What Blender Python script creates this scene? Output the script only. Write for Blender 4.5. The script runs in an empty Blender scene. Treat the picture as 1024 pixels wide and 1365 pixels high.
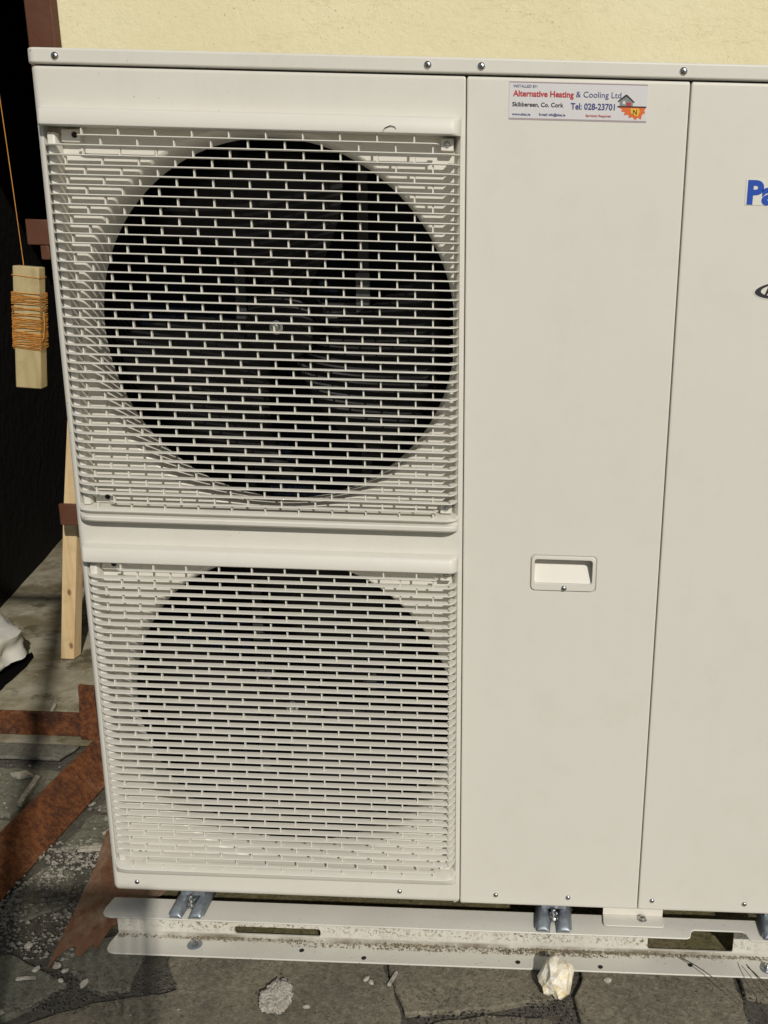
import bpy, bmesh, math, random
from mathutils import Vector, Matrix, noise
R = math.radians
sc = bpy.context.scene
col = sc.collection

# ------------------------------------------------------------------ camera
# world: X right along the machine front, Y away from the camera, Z up; machine front face is Y = 0
CAM = Vector((0.737, -1.459, 1.225))
PITCH, YAW, ROLL = R(15.45), R(-0.87), R(-1.55)
fwd = Vector((math.sin(YAW)*math.cos(PITCH), math.cos(YAW)*math.cos(PITCH), -math.sin(PITCH)))
rgt = Vector((math.cos(YAW), -math.sin(YAW), 0))
dwn = fwd.cross(rgt)
r2 = rgt*math.cos(ROLL) + dwn*math.sin(ROLL)
d2 = dwn*math.cos(ROLL) - rgt*math.sin(ROLL)
cd = bpy.data.cameras.new('camera')
cam = bpy.data.objects.new('camera', cd)
col.objects.link(cam)
mw = Matrix((r2, -d2, -fwd)).transposed().to_4x4()
mw.translation = CAM
cam.matrix_world = mw
cd.sensor_fit = 'HORIZONTAL'
cd.sensor_width = 36
cd.lens = 36*1300/1024
cd.shift_x = (512-706)/1024
cd.clip_start = 0.02
cd.clip_end = 500
sc.camera = cam
sc.render.resolution_x, sc.render.resolution_y = 768, 1024

# ------------------------------------------------------------------ light
SUN = Vector((0.42, -1.0, 0.70)).normalized()          # towards the sun
w = bpy.data.worlds.new('World')
sc.world = w
w.use_nodes = True
nt = w.node_tree
bg = nt.nodes['Background']
sky = nt.nodes.new('ShaderNodeTexSky')
sky.sky_type = 'NISHITA'
sky.sun_disc = False
sky.sun_elevation = math.asin(SUN.z)
sky.sun_rotation = math.atan2(SUN.x, SUN.y)
nt.links.new(sky.outputs[0], bg.inputs[0])
bg.inputs[1].default_value = 0.055
sl = bpy.data.lights.new('sun', 'SUN')
sl.energy = 3.6
sl.angle = R(0.75)
sl.color = (1.0, 0.95, 0.86)
so = bpy.data.objects.new('sun', sl)
so.rotation_euler = SUN.to_track_quat('Z', 'Y').to_euler()
col.objects.link(so)
sc.view_settings.view_transform = 'Standard'
sc.view_settings.look = 'None'
sc.view_settings.gamma = 1.0
sc.view_settings.use_curve_mapping = False
sc.view_settings.exposure = -0.17

# ------------------------------------------------------------------ materials
def S(r, g, b):
    f = lambda c: (c/255/12.92) if c/255 < 0.04045 else ((c/255+0.055)/1.055)**2.4
    return (f(r), f(g), f(b), 1)

class Mat:
    def spot(s, c, r, stretch):
        n = s.t.nodes.new('ShaderNodeVectorMath')
        n.operation = 'DISTANCE'
        s.t.links.new(s.coords(stretch), n.inputs[0])
        n.inputs[1].default_value = tuple(a*b for a, b in zip(c, stretch))
        return s.ramp(n.outputs['Value'], r, r*0.45)
    def __init__(s, name, base, rough=0.6, metal=0.0, spec=0.4):
        s.m = bpy.data.materials.new(name)
        s.m.use_nodes = True
        s.t = s.m.node_tree
        s.p = s.t.nodes['Principled BSDF']
        s.p.inputs['Base Color'].default_value = base if len(base) == 4 else (*base, 1)
        s.p.inputs['Roughness'].default_value = rough
        s.p.inputs['Metallic'].default_value = metal
        s.p.inputs['Specular IOR Level'].default_value = spec
        s.col = None
        s.co = s.t.nodes.new('ShaderNodeTexCoord').outputs['Object']
        s.hs = None
    def coords(s, scale=(1, 1, 1)):
        if scale == (1, 1, 1):
            return s.co
        mp = s.t.nodes.new('ShaderNodeMapping')
        mp.inputs['Scale'].default_value = scale
        s.t.links.new(s.co, mp.inputs[0])
        return mp.outputs[0]
    def noise(s, scale, detail=4, rough=0.55, stretch=(1, 1, 1), dist=0.0):
        n = s.t.nodes.new('ShaderNodeTexNoise')
        n.inputs['Scale'].default_value = scale
        n.inputs['Detail'].default_value = detail
        n.inputs['Roughness'].default_value = rough
        n.inputs['Distortion'].default_value = dist
        s.t.links.new(s.coords(stretch), n.inputs['Vector'])
        return n.outputs[0]
    def voro(s, scale, feature='F1', stretch=(1, 1, 1), out='Distance'):
        n = s.t.nodes.new('ShaderNodeTexVoronoi')
        n.feature = feature
        n.inputs['Scale'].default_value = scale
        s.t.links.new(s.coords(stretch), n.inputs['Vector'])
        return n.outputs[out]
    def ramp(s, src, a, b, lo=0.0, hi=1.0):
        n = s.t.nodes.new('ShaderNodeMapRange')
        n.inputs[1].default_value, n.inputs[2].default_value = a, b
        n.inputs[3].default_value, n.inputs[4].default_value = lo, hi
        s.t.links.new(src, n.inputs[0])
        return n.outputs[0]
    def math(s, op, a, b):
        n = s.t.nodes.new('ShaderNodeMath')
        n.operation = op
        for i, v in enumerate((a, b)):
            if isinstance(v, (int, float)):
                n.inputs[i].default_value = v
            else:
                s.t.links.new(v, n.inputs[i])
        return n.outputs[0]
    def axis(s, k):
        n = s.t.nodes.new('ShaderNodeSeparateXYZ')
        s.t.links.new(s.co, n.inputs[0])
        return n.outputs[k]
    def mix(s, fac, c2, blend='MIX'):
        n = s.t.nodes.new('ShaderNodeMix')
        n.data_type = 'RGBA'
        n.blend_type = blend
        if s.col is None:
            n.inputs[6].default_value = s.p.inputs['Base Color'].default_value
        else:
            s.t.links.new(s.col, n.inputs[6])
        n.inputs[7].default_value = c2 if len(c2) == 4 else (*c2, 1)
        if isinstance(fac, (int, float)):
            n.inputs[0].default_value = fac
        else:
            s.t.links.new(fac, n.inputs[0])
        s.col = n.outputs[2]
        s.t.links.new(s.col, s.p.inputs['Base Color'])
        return s
    def bump(s, src, strength, dist):
        b = s.t.nodes.new('ShaderNodeBump')
        b.inputs['Strength'].default_value = strength
        b.inputs['Distance'].default_value = dist
        s.t.links.new(src, b.inputs['Height'])
        if s.hs is not None:
            s.t.links.new(s.hs, b.inputs['Normal'])
        s.hs = b.outputs[0]
        s.t.links.new(s.hs, s.p.inputs['Normal'])
        return s
    def rough(s, src):
        s.t.links.new(src, s.p.inputs['Roughness'])
        return s

IV = (0.655, 0.634, 0.572, 1)
def ivory(name, specks=0.0):
    m = Mat(name, IV, 0.42, 0, 0.35)
    m.mix(m.ramp(m.noise(3.0, 3), 0.35, 0.7, 0, 0.5), (0.62, 0.598, 0.535))
    m.mix(m.ramp(m.noise(1.0, 5, 0.65, (26, 26, 1.1)), 0.50, 0.78, 0, 0.16 if specks else 0.05), (0.52, 0.49, 0.40))
    m.mix(m.ramp(m.noise(11, 6, 0.7), 0.52, 0.74, 0, 0.16), (0.50, 0.46, 0.37))
    if specks:
        m.mix(m.math('MULTIPLY', m.ramp(m.noise(210, 2, 0.4), 0.735, 0.76), m.ramp(m.noise(9, 2), 0.42, 0.6)), (0.2, 0.18, 0.13))
        m.mix(m.math('MULTIPLY', m.ramp(m.noise(34, 5, 0.7), 0.58, 0.8, 0, 0.3), m.ramp(m.noise(4, 2), 0.5, 0.65)), (0.42, 0.39, 0.3))
    m.bump(m.noise(900, 2), 0.05, 0.0004)
    m.bump(m.noise(3.2, 1, 0.4), 0.25, 0.008)
    m.rough(m.ramp(m.noise(60, 3), 0.3, 0.7, 0.38, 0.5))
    return m.m
M_panel = ivory('ivory_panel_paint', 1.0)
M_clean = ivory('ivory_clean_paint')
M_plast = ivory('ivory_plastic')
m = Mat('rail_paint', (0.60, 0.585, 0.525, 1), 0.45, 0, 0.35)
m.mix(m.ramp(m.noise(7, 3), 0.4, 0.7, 0, 0.5), (0.53, 0.51, 0.44))
# splashed mud on the upright web, a crust in the lower corner
web = m.math('MULTIPLY', m.ramp(m.axis(1), 0.012, 0.0185), m.ramp(m.axis(2), 0.006, 0.012))
spl = m.ramp(m.noise(150, 4, 0.68, (1, 1, 1), 0.8), 0.53, 0.58)
spl = m.math('MULTIPLY', spl, m.ramp(m.axis(2), 0.013, 0.024))
spl = m.math('MULTIPLY', spl, m.ramp(m.noise(6, 4, 0.6), 0.34, 0.52))
spl = m.math('MULTIPLY', spl, m.ramp(m.axis(2), 0.074, 0.068))
m.mix(m.math('MULTIPLY', web, m.math('MULTIPLY', spl, 0.95)), (0.15, 0.12, 0.075))
m.mix(m.math('MULTIPLY', web, m.ramp(m.noise(1.0, 5, 0.7, (60, 60, 9)), 0.5, 0.75, 0, 0.5)), (0.42, 0.37, 0.28))
cr = m.math('ADD', m.axis(1), m.ramp(m.noise(110, 5, 0.8), 0.3, 0.7, -0.011, 0.011))
cr = m.math('MULTIPLY', m.ramp(cr, 0.0105, 0.0135), m.ramp(m.axis(2), 0.014, 0.009))
m.mix(m.math('MULTIPLY', cr, m.ramp(m.noise(9, 4, 0.6), 0.36, 0.6, 0.05, 0.85)), (0.15, 0.12, 0.075))
m.mix(m.ramp(m.noise(230, 2, 0.4), 0.72, 0.75), (0.22, 0.19, 0.12))
m.bump(m.noise(700, 2), 0.06, 0.0004)
M_rail = m.m
m = Mat('galvanised_steel', (0.27, 0.30, 0.335, 1), 0.45, 0.55, 0.5)
m.mix(m.ramp(m.noise(120, 4), 0.4, 0.7), (0.18, 0.205, 0.23))
m.rough(m.ramp(m.noise(200, 3), 0.3, 0.7, 0.34, 0.55))
M_galv = m.m
m = Mat('bright_screw_steel', (0.55, 0.55, 0.53, 1), 0.25, 1.0)
m.rough(m.ramp(m.noise(600, 2), 0.3, 0.7, 0.2, 0.38))
M_screw = m.m
m = Mat('black_recess', (0.012, 0.012, 0.012, 1), 0.8)
m.mix(m.noise(80), (0.02, 0.018, 0.015))
M_black = m.m
m = Mat('dark_liner', (0.012, 0.012, 0.013, 1), 0.7, 0, 0.2)
m.mix(m.noise(14), (0.006, 0.006, 0.006))
M_liner = m.m
m = Mat('fan_plastic', (0.010, 0.010, 0.0104, 1), 0.5, 0, 0.2)
m.mix(m.ramp(m.noise(30), 0.4, 0.7), (0.006, 0.006, 0.0064))
M_fan = m.m
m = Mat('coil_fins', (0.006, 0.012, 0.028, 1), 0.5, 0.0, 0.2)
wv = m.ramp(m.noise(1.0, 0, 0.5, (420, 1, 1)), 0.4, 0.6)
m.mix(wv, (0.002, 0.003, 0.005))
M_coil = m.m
m = Mat('motor_metal', (0.085, 0.087, 0.085, 1), 0.5, 0.2)
m.mix(m.noise(40), (0.08, 0.08, 0.08))
M_motor = m.m

m = Mat('yellow_render', (0.73, 0.665, 0.43, 1), 0.85, 0, 0.2)
m.mix(m.ramp(m.noise(2.2, 4), 0.35, 0.7, 0, 0.6), (0.79, 0.735, 0.52))
m.mix(m.ramp(m.noise(1.1, 6, 0.65, (1, 1, 0.5)), 0.46, 0.70, 0, 0.4), (0.63, 0.565, 0.35))
m.bump(m.noise(4, 3, 0.5), 0.35, 0.012)
pit = m.math('MULTIPLY', m.ramp(m.noise(120, 3, 0.5), 0.63, 0.70), m.ramp(m.noise(6, 3), 0.42, 0.62))
m.mix(m.math('MULTIPLY', pit, 0.75), (0.36, 0.31, 0.18))
m.mix(m.ramp(m.noise(45, 4, 0.65), 0.5, 0.8, 0, 0.35), (0.60, 0.545, 0.35))
cw = m.ramp(m.noise(3.1, 6, 0.6, (0.5, 1, 3.0)), 0.497, 0.5015)
cw2 = m.ramp(m.noise(3.1, 6, 0.6, (0.5, 1, 3.0)), 0.5035, 0.508)
m.mix(m.math('MULTIPLY', m.math('SUBTRACT', cw, cw2), 0.22), (0.42, 0.36, 0.19))
m.bump(m.noise(70, 6, 0.65), 0.35, 0.006)
m.bump(pit, -0.4, 0.002)
M_wall = m.m
m = Mat('shade_black_wall', (0.02, 0.019, 0.017, 1), 0.9, 0, 0.1)  # near-black colour carries the doorway's shade
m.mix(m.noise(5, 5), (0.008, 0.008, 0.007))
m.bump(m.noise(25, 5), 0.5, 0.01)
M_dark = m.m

def rusty(name, c1, c2, c3):
    m = Mat(name, c1, 0.85, 0.1, 0.2)
    m.mix(m.ramp(m.noise(75, 8, 0.8), 0.44, 0.56), c2)
    m.mix(m.ramp(m.noise(11, 8, 0.72), 0.50, 0.62, 0, 0.9), c3)
    m.mix(m.ramp(m.noise(17, 7, 0.75), 0.56, 0.68, 0, 0.75), (0.27, 0.135, 0.07))
    m.mix(m.ramp(m.noise(160, 4, 0.7), 0.6, 0.68, 0, 0.7), (0.26, 0.12, 0.05))
    m.mix(m.ramp(m.noise(110, 4, 0.7), 0.62, 0.72, 0, 0.75), (0.022, 0.012, 0.009))
    m.bump(m.noise(130, 8, 0.8), 1.0, 0.005)
    m.bump(m.noise(22, 6, 0.7), 0.8, 0.010)
    return m.m
M_rust = rusty('flaking_rust', (0.21, 0.078, 0.03, 1), (0.105, 0.038, 0.019), (0.05, 0.024, 0.016))
m = Mat('worn_rust_plate', (0.18, 0.09, 0.052, 1), 0.7, 0.15, 0.3)
m.mix(m.ramp(m.noise(14, 6, 0.68), 0.42, 0.66), (0.105, 0.042, 0.022))
m.mix(m.ramp(m.noise(16, 6, 0.75, (1, 0.5, 1)), 0.47, 0.68, 0, 0.8), (0.30, 0.225, 0.165))
m.mix(m.ramp(m.noise(60, 5, 0.7), 0.6, 0.75, 0, 0.6), (0.05, 0.03, 0.02))
m.bump(m.noise(80, 5, 0.7), 0.4, 0.002)
M_plate = m.m
m = Mat('red_brown_paint', (0.092, 0.034, 0.017, 1), 0.6, 0, 0.3)
m.mix(m.ramp(m.noise(11, 5, 0.65), 0.45, 0.72, 0, 0.8), (0.115, 0.056, 0.036))
m.mix(m.ramp(m.noise(60, 4, 0.7), 0.58, 0.74, 0, 0.6), (0.085, 0.03, 0.016))
m.bump(m.noise(90, 4), 0.3, 0.0015)
M_redpaint = m.m

def wood(name, c1, c2, ax, knots=()):
    m = Mat(name, c1, 0.7, 0, 0.25)
    st = [38, 38, 38]
    st[ax] = 2.2
    m.mix(m.ramp(m.noise(1.0, 5, 0.6, tuple(st), 0.7), 0.42, 0.66), c2)
    st = [9, 9, 9]
    st[ax] = 5
    m.mix(m.ramp(m.noise(1.0, 3, 0.5, tuple(st)), 0.66, 0.74, 0, 0.7), (0.22, 0.13, 0.06))
    for k in knots:
        m.mix(m.spot(k, 0.008, (1, 1, 0.6)), (0.20, 0.11, 0.05))
    m.mix(m.ramp(m.noise(14, 5, 0.7), 0.5, 0.75, 0, 0.5), tuple(c*0.6 for c in c2[:3]))
    m.bump(m.noise(1.0, 4, 0.6, (120, 120, 10)), 0.4, 0.002)
    return m.m
M_timber = wood('pale_sawn_pine', (0.62, 0.47, 0.27, 1), (0.50, 0.35, 0.175), 2, ((-0.629, 1.17, 0.214), (-0.640, 1.17, 0.047)))
M_block = wood('weathered_pine', (0.42, 0.34, 0.18, 1), (0.33, 0.26, 0.13), 2)
m = Mat('orange_twine', (0.50, 0.235, 0.055, 1), 0.75, 0, 0.2)
m.mix(m.ramp(m.noise(90, 3), 0.4, 0.65), (0.40, 0.17, 0.035))
m.bump(m.noise(1400, 2), 0.5, 0.0006)
M_twine = m.m
m = Mat('white_woven_sack', (0.52, 0.51, 0.47, 1), 0.4, 0, 0.5)
m.mix(m.ramp(m.noise(9, 5, 0.65), 0.45, 0.68, 0, 0.8), (0.42, 0.39, 0.31))
m.bump(m.noise(30, 4), 0.4, 0.004)
M_sack = m.m
m = Mat('black_polythene', (0.004, 0.004, 0.004, 1), 0.8, 0, 0.05)
m.mix(m.noise(30), (0.002, 0.002, 0.002))
m.bump(m.noise(20, 4), 0.5, 0.004)
M_poly = m.m

def stone(name, base, c2, c3, fine=True, moss=None, bs=0.5):
    m = Mat(name, base, 0.9, 0, 0.25)
    m.mix(m.ramp(m.noise(7, 6, 0.65), 0.4, 0.66), c2)
    m.mix(m.ramp(m.noise(26, 6, 0.7), 0.5, 0.72, 0, 0.85), c3)
    if moss:
        m.mix(m.ramp(m.noise(5, 5, 0.65), 0.5, 0.66, 0, 0.85), moss)
    m.mix(m.ramp(m.noise(95, 5, 0.75), 0.42, 0.62, 0, 0.55), tuple(c*0.42 for c in c2[:3]))
    m.mix(m.ramp(m.noise(75, 5, 0.75), 0.50, 0.70, 0, 0.5), tuple(min(1, c*1.7) for c in base[:3]))
    m.mix(m.ramp(m.noise(210, 4, 0.7), 0.58, 0.70, 0, 0.6), tuple(min(1, c*2.0) for c in c2[:3]))
    m.mix(m.ramp(m.noise(160, 4, 0.7), 0.56, 0.68, 0, 0.7), tuple(c*0.35 for c in c3[:3]))
    m.mix(m.ramp(m.noise(70, 3, 0.6), 0.66, 0.70, 0, 0.7), tuple(c*0.3 for c in c3[:3]))
    m.bump(m.noise(190, 5, 0.75), bs, 0.003)
    m.bump(m.noise(24, 5, 0.6), 0.4, 0.008)
    return m.m
M_flag = stone('brown_grey_concrete', (0.215, 0.192, 0.142, 1), (0.16, 0.144, 0.108), (0.10, 0.09, 0.07), True, (0.245, 0.216, 0.155), 0.9)
M_flag2 = stone('green_grey_flag', (0.165, 0.162, 0.124, 1), (0.13, 0.131, 0.10), (0.095, 0.093, 0.072), True, (0.19, 0.176, 0.13), 0.6)
M_tar = stone('dark_gritty_joint', (0.095, 0.089, 0.075, 1), (0.12, 0.109, 0.086), (0.05, 0.046, 0.038), True, None, 1.0)
M_soil = stone('brown_soil', (0.23, 0.19, 0.125, 1), (0.17, 0.14, 0.09), (0.10, 0.08, 0.052))
M_moss = stone('mossy_earth', (0.19, 0.16, 0.09, 1), (0.11, 0.10, 0.045), (0.07, 0.055, 0.03), True, (0.13, 0.125, 0.045), 1.0)
M_ground = stone('grey_earth', (0.16, 0.15, 0.112, 1), (0.125, 0.117, 0.088), (0.075, 0.07, 0.053), True, (0.14, 0.14, 0.07), 0.9)
m = Mat('old_concrete_floor', (0.36, 0.33, 0.25, 1), 0.85, 0, 0.25)
m.mix(m.ramp(m.noise(4.5, 6, 0.65), 0.40, 0.58), (0.17, 0.145, 0.085))
m.mix(m.ramp(m.noise(7, 6, 0.7), 0.54, 0.64, 0, 0.85), (0.075, 0.062, 0.036))
m.mix(m.ramp(m.noise(13, 6, 0.7), 0.58, 0.7, 0, 0.8), (0.42, 0.40, 0.33))
m.bump(m.noise(60, 6, 0.7), 0.5, 0.005)
M_floor = m.m
M_slate_shade = stone('slate_and_shadow', (0.14, 0.134, 0.11, 1), (0.115, 0.11, 0.092), (0.085, 0.08, 0.066), True, None, 0.3)  # slate of one flagstone, also the colour of the solid shadow strip
M_chip = stone('grey_chippings', (0.30, 0.285, 0.245, 1), (0.2, 0.187, 0.155), (0.08, 0.075, 0.06))
M_pale = stone('pale_limestone', (0.46, 0.43, 0.37, 1), (0.36, 0.33, 0.27), (0.24, 0.22, 0.18))
M_mortar = stone('pale_mortar', (0.52, 0.49, 0.43, 1), (0.42, 0.39, 0.33), (0.3, 0.27, 0.22), True, None, 1.0)
m = Mat('white_quartz', (0.78, 0.72, 0.58, 1), 0.5, 0, 0.5)
m.mix(m.ramp(m.noise(30, 5, 0.65), 0.46, 0.62), (0.62, 0.47, 0.2))
m.mix(m.ramp(m.noise(45, 4), 0.52, 0.66), (0.85, 0.83, 0.76))
m.mix(m.ramp(m.noise(22, 5), 0.6, 0.7, 0, 0.7), (0.35, 0.29, 0.2))
m.bump(m.noise(70, 5, 0.7), 0.8, 0.004)
M_quartz = m.m
m = Mat('dry_stalk', (0.10, 0.085, 0.05, 1), 0.8)
m.mix(m.noise(40), (0.06, 0.05, 0.03))
M_stalk = m.m
m = Mat('grey_block_wall', (0.35, 0.34, 0.31, 1), 0.9)
m.mix(m.noise(5, 5), (0.27, 0.26, 0.23))
m.bump(m.noise(60, 5), 0.5, 0.005)
M_grey = m.m
def flat(name, c, rough=0.45):
    m = Mat(name, c, rough, 0, 0.4)
    m.mix(m.ramp(m.noise(400, 2), 0.3, 0.7, 0, 0.25), tuple(x*0.85 for x in c[:3]))
    return m.m
M_stick = flat('sticker_film', (0.63, 0.62, 0.62, 1), 0.3)
M_mauve = flat('sticker_mauve_ink', (0.36, 0.27, 0.30, 1))
M_red = flat('sticker_red_ink', (0.45, 0.03, 0.035, 1))
M_navy = flat('sticker_navy_ink', (0.03, 0.04, 0.19, 1))
M_ink = flat('sticker_black_ink', (0.02, 0.02, 0.025, 1))
M_hgrey = flat('sticker_grey_ink', (0.20, 0.22, 0.21, 1))
M_orange = flat('sticker_orange_ink', (0.66, 0.13, 0.02, 1))
M_gold = flat('sticker_yellow_ink', (0.75, 0.42, 0.03, 1))
M_blue = flat('logo_blue', (0.012, 0.07, 0.40, 1), 0.3)
M_white = flat('clear_decal', (0.70, 0.68, 0.61, 1), 0.25)

# ------------------------------------------------------------------ mesh helpers
class MB:
    def __init__(s):
        s.v, s.f = [], []
    def add(s, vs, fs):
        o = len(s.v)
        s.v += [tuple(p) for p in vs]
        s.f += [tuple(i+o for i in f) for f in fs]
        return s
    def box(s, x0, x1, y0, y1, z0, z1):
        return s.add([(x, y, z) for z in (z0, z1) for y in (y0, y1) for x in (x0, x1)],
                     [(0, 2, 3, 1), (4, 5, 7, 6), (0, 1, 5, 4), (2, 6, 7, 3), (0, 4, 6, 2), (1, 3, 7, 5)])
    def prism(s, poly, a, b, ax=2):
        """poly: 2D points in the two other axes, order (x,y),(x,z) or (y,z)"""
        def P(p, t):
            return (p[0], p[1], t) if ax == 2 else ((p[0], t, p[1]) if ax == 1 else (t, p[0], p[1]))
        n = len(poly)
        vs = [P(p, a) for p in poly] + [P(p, b) for p in poly]
        fs = [tuple(range(n))[::-1], tuple(range(n, 2*n))]
        fs += [(i, (i+1) % n, n+(i+1) % n, n+i) for i in range(n)]
        return s.add(vs, fs)
    def grid(s, rows, close=False):
        n = len(rows[0])
        vs = [p for r in rows for p in r]
        fs = []
        for i in range(len(rows)-1):
            for j in range(n if close else n-1):
                k = (j+1) % n
                fs.append((i*n+j, i*n+k, (i+1)*n+k, (i+1)*n+j))
        return s.add(vs, fs)
    def lathe(s, prof, c, ax=1, n=24, cap=True):
        rows = []
        for r, t in prof:
            row = []
            for i in range(n):
                a = 2*math.pi*i/n
                u, v = r*math.cos(a), r*math.sin(a)
                row.append((c[0]+u, c[1]+t, c[2]+v) if ax == 1 else (c[0]+u, c[1]+v, c[2]+t))
            rows.append(row)
        o = len(s.v)
        s.grid(rows, True)
        if cap:
            s.f.append(tuple(o+i for i in range(n)))
            s.f.append(tuple(o+(len(rows)-1)*n+i for i in range(n))[::-1])
        return s
    def tube(s, pts, r, n=6):
        rows = []
        pts = [Vector(p) for p in pts]
        for i, p in enumerate(pts):
            t = (pts[min(i+1, len(pts)-1)]-pts[max(i-1, 0)]).normalized()
            a = t.orthogonal() if abs(t.z) > 0.9 else t.cross(Vector((0, 0, 1)))
            a.normalize()
            b = t.cross(a)
            rr = r[i] if isinstance(r, (list, tuple)) else r
            rows.append([p+(a*math.cos(q)+b*math.sin(q))*rr for q in [2*math.pi*k/n for k in range(n)]])
        o = len(s.v)
        s.grid(rows, True)
        s.f.append(tuple(o+i for i in range(n)))
        s.f.append(tuple(o+(len(rows)-1)*n+i for i in range(n))[::-1])
        return s
    def mesh(s, name, mat, smooth=None):
        me = bpy.data.meshes.new(name)
        me.from_pydata(s.v, [], s.f)
        bm = bmesh.new()
        bm.from_mesh(me)
        bmesh.ops.recalc_face_normals(bm, faces=bm.faces)
        bm.to_mesh(me)
        bm.free()
        me.materials.append(mat)
        if smooth is not None:
            me.shade_smooth()
            me.set_sharp_from_angle(angle=R(smooth))
        return me
    def obj(s, name, mat, parent=None, smooth=None, bevel=0, seg=2, loc=None):
        return ob(name, s.mesh(name, mat, smooth if smooth is not None else (40 if bevel else None)), parent, bevel, seg, loc)

def ob(name, me, parent=None, bevel=0, seg=2, loc=None):
    o = bpy.data.objects.new(name, me)
    col.objects.link(o)
    if parent:
        o.parent = parent
    if loc:
        o.location = loc
    if bevel:
        b = o.modifiers.new('edge', 'BEVEL')
        b.width = bevel
        b.segments = seg
        b.limit_method = 'ANGLE'
        b.angle_limit = R(38)
    return o
def tag(o, label=None, cat=None, group=None, kind=None):
    for k, v in (('label', label), ('category', cat), ('group', group), ('kind', kind)):
        if v:
            o[k] = v
    return o
def thing(name, label, cat, group=None):
    return tag(ob(name, None), label, cat, group)

# ------------------------------------------------------------------ ground and paving
rnd = random.Random(7)
def bumpy_sheet(x0, x1, y0, y1, nx, ny, z, amp, sc_=3.0):
    g = MB()
    g.grid([[(x0+(x1-x0)*i/nx, y0+(y1-y0)*j/ny,
              z+amp*noise.noise(Vector(((x0+(x1-x0)*i/nx)*sc_, (y0+(y1-y0)*j/ny)*sc_, 1.3)))) for i in range(nx+1)] for j in range(ny+1)])
    return g
gr = MB().box(-60, 60, -60, 80, -0.3, -0.016)
tag(gr.obj('ground', M_ground), kind='structure')
pav = bumpy_sheet(-1.6, 2.2, -0.75, 0.86, 90, 40, -0.009, 0.003, 11).obj('paving', M_tar, smooth=60)
tag(pav, kind='structure')

def roughen(poly, step=0.02, amp=0.0035, seed=0):
    out = []
    n = len(poly)
    for i in range(n):
        a, b = Vector(poly[i]), Vector(poly[(i+1) % n])
        k = max(1, int((b-a).length/step))
        for q in range(k):
            p = a.lerp(b, q/k)
            v = noise.noise_vector(Vector((p.x*37, p.y*37, seed)))
            out.append((p.x+v.x*amp, p.y+v.y*amp))
    return out
def slab(name, poly, z, th, mat, parent=None, seed=0, amp=0.0055, bev=0.003):
    return MB().prism(roughen(poly, 0.012, amp, seed), z-th, z).obj(name, mat, parent, bevel=bev)

slab('flagstone', [(-0.26, -0.02), (-0.19, -0.042), (-0.169, -0.039), (-0.096, -0.076), (-0.042, -0.101), (-0.067, -0.137), (-0.075, -0.154), (-0.114, -0.185), (-0.3, -0.26), (-0.36, -0.1)], 0.001, 0.03, M_flag2, pav, 1)
slab('flagstone', [(-0.096, -0.041), (-0.086, -0.012), (0.01, 0.03), (0.059, 0.02), (0.063, -0.064), (0.066, -0.109), (0.026, -0.118), (-0.012, -0.105), (-0.038, -0.08)], 0.000, 0.03, M_flag2, pav, 2)
slab('flagstone', [(-0.10, -0.215), (-0.03, -0.169), (0.016, -0.144), (0.073, -0.128), (0.105, -0.121), (0.143, -0.106), (0.126, -0.075), (0.104, -0.040), (0.10, 0.03), (0.480, 0.03), (0.484, -0.033), (0.505, -0.08), (0.526, -0.137), (0.548, -0.215), (0.5, -0.42), (0.05, -0.42)], 0.000, 0.03, M_flag, pav, 3)
slab('flagstone', [(0.485, 0.03), (0.488, -0.033), (0.509, -0.08), (0.532, -0.140), (0.617, -0.130), (0.694, -0.115), (0.775, -0.097), (0.790, -0.06), (0.80, 0.03)], 0.001, 0.03, M_flag, pav, 4)
slab('flagstone', [(0.553, -0.175), (0.60, -0.150), (0.67, -0.137), (0.769, -0.136), (0.806, -0.17), (0.8, -0.42), (0.56, -0.42)], 0.000, 0.03, M_flag, pav, 5)
slab('flagstone', [(0.814, -0.09), (0.826, -0.045), (0.83, 0.03), (1.09, 0.03), (1.095, -0.06), (1.10, -0.15), (1.08, -0.42), (0.845, -0.42), (0.828, -0.165)], 0.001, 0.03, M_flag, pav, 6)
slab('flagstone', [(1.098, 0.03), (1.104, -0.075), (1.4, -0.09), (1.4, 0.03)], 0.001, 0.03, M_flag, pav, 7)
slab('flagstone', [(1.13, -0.17), (1.4, -0.14), (1.4, -0.42), (1.12, -0.42)], 0.001, 0.03, M_flag, pav, 8)
tag(bumpy_sheet(-0.06, 1.5, 0.035, 0.9, 60, 40, 0.001, 0.006, 14).obj('mossy_ground', M_moss, smooth=60), kind='structure')
# beyond the machine, on the left
slab('flagstone', [(-0.25, 0.06), (-0.20, 0.055), (-0.14, 0.10), (-0.17, 0.20), (-0.24, 0.22), (-0.25, 0.17)], -0.004, 0.03, M_flag2, pav, 9, 0.006)
slab('flagstone', [(-0.235, 0.265), (-0.08, 0.30), (-0.05, 0.40), (-0.225, 0.39)], 0.002, 0.03, M_flag2, pav, 10, 0.005)
slab('flagstone', [(-0.22, 0.41), (-0.06, 0.43), (-0.05, 0.56), (-0.22, 0.54)], 0.006, 0.03, M_slate_shade, pav, 11, 0.005)
slab('flagstone', [(-0.60, 0.36), (-0.40, 0.38), (-0.36, 0.56), (-0.58, 0.575)], 0.0, 0.03, M_flag2, pav, 12, 0.005)
slab('flagstone', [(-0.58, 0.12), (-0.36, 0.13), (-0.37, 0.36), (-0.60, 0.34)], 0.0, 0.03, M_flag2, pav, 13, 0.005)
fl = bumpy_sheet(-1.75, 0.2, 0.68, 3.35, 60, 80, 0.0, 0.004, 6).obj('concrete_floor', M_floor, smooth=60)
tag(fl, kind='structure')

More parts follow.
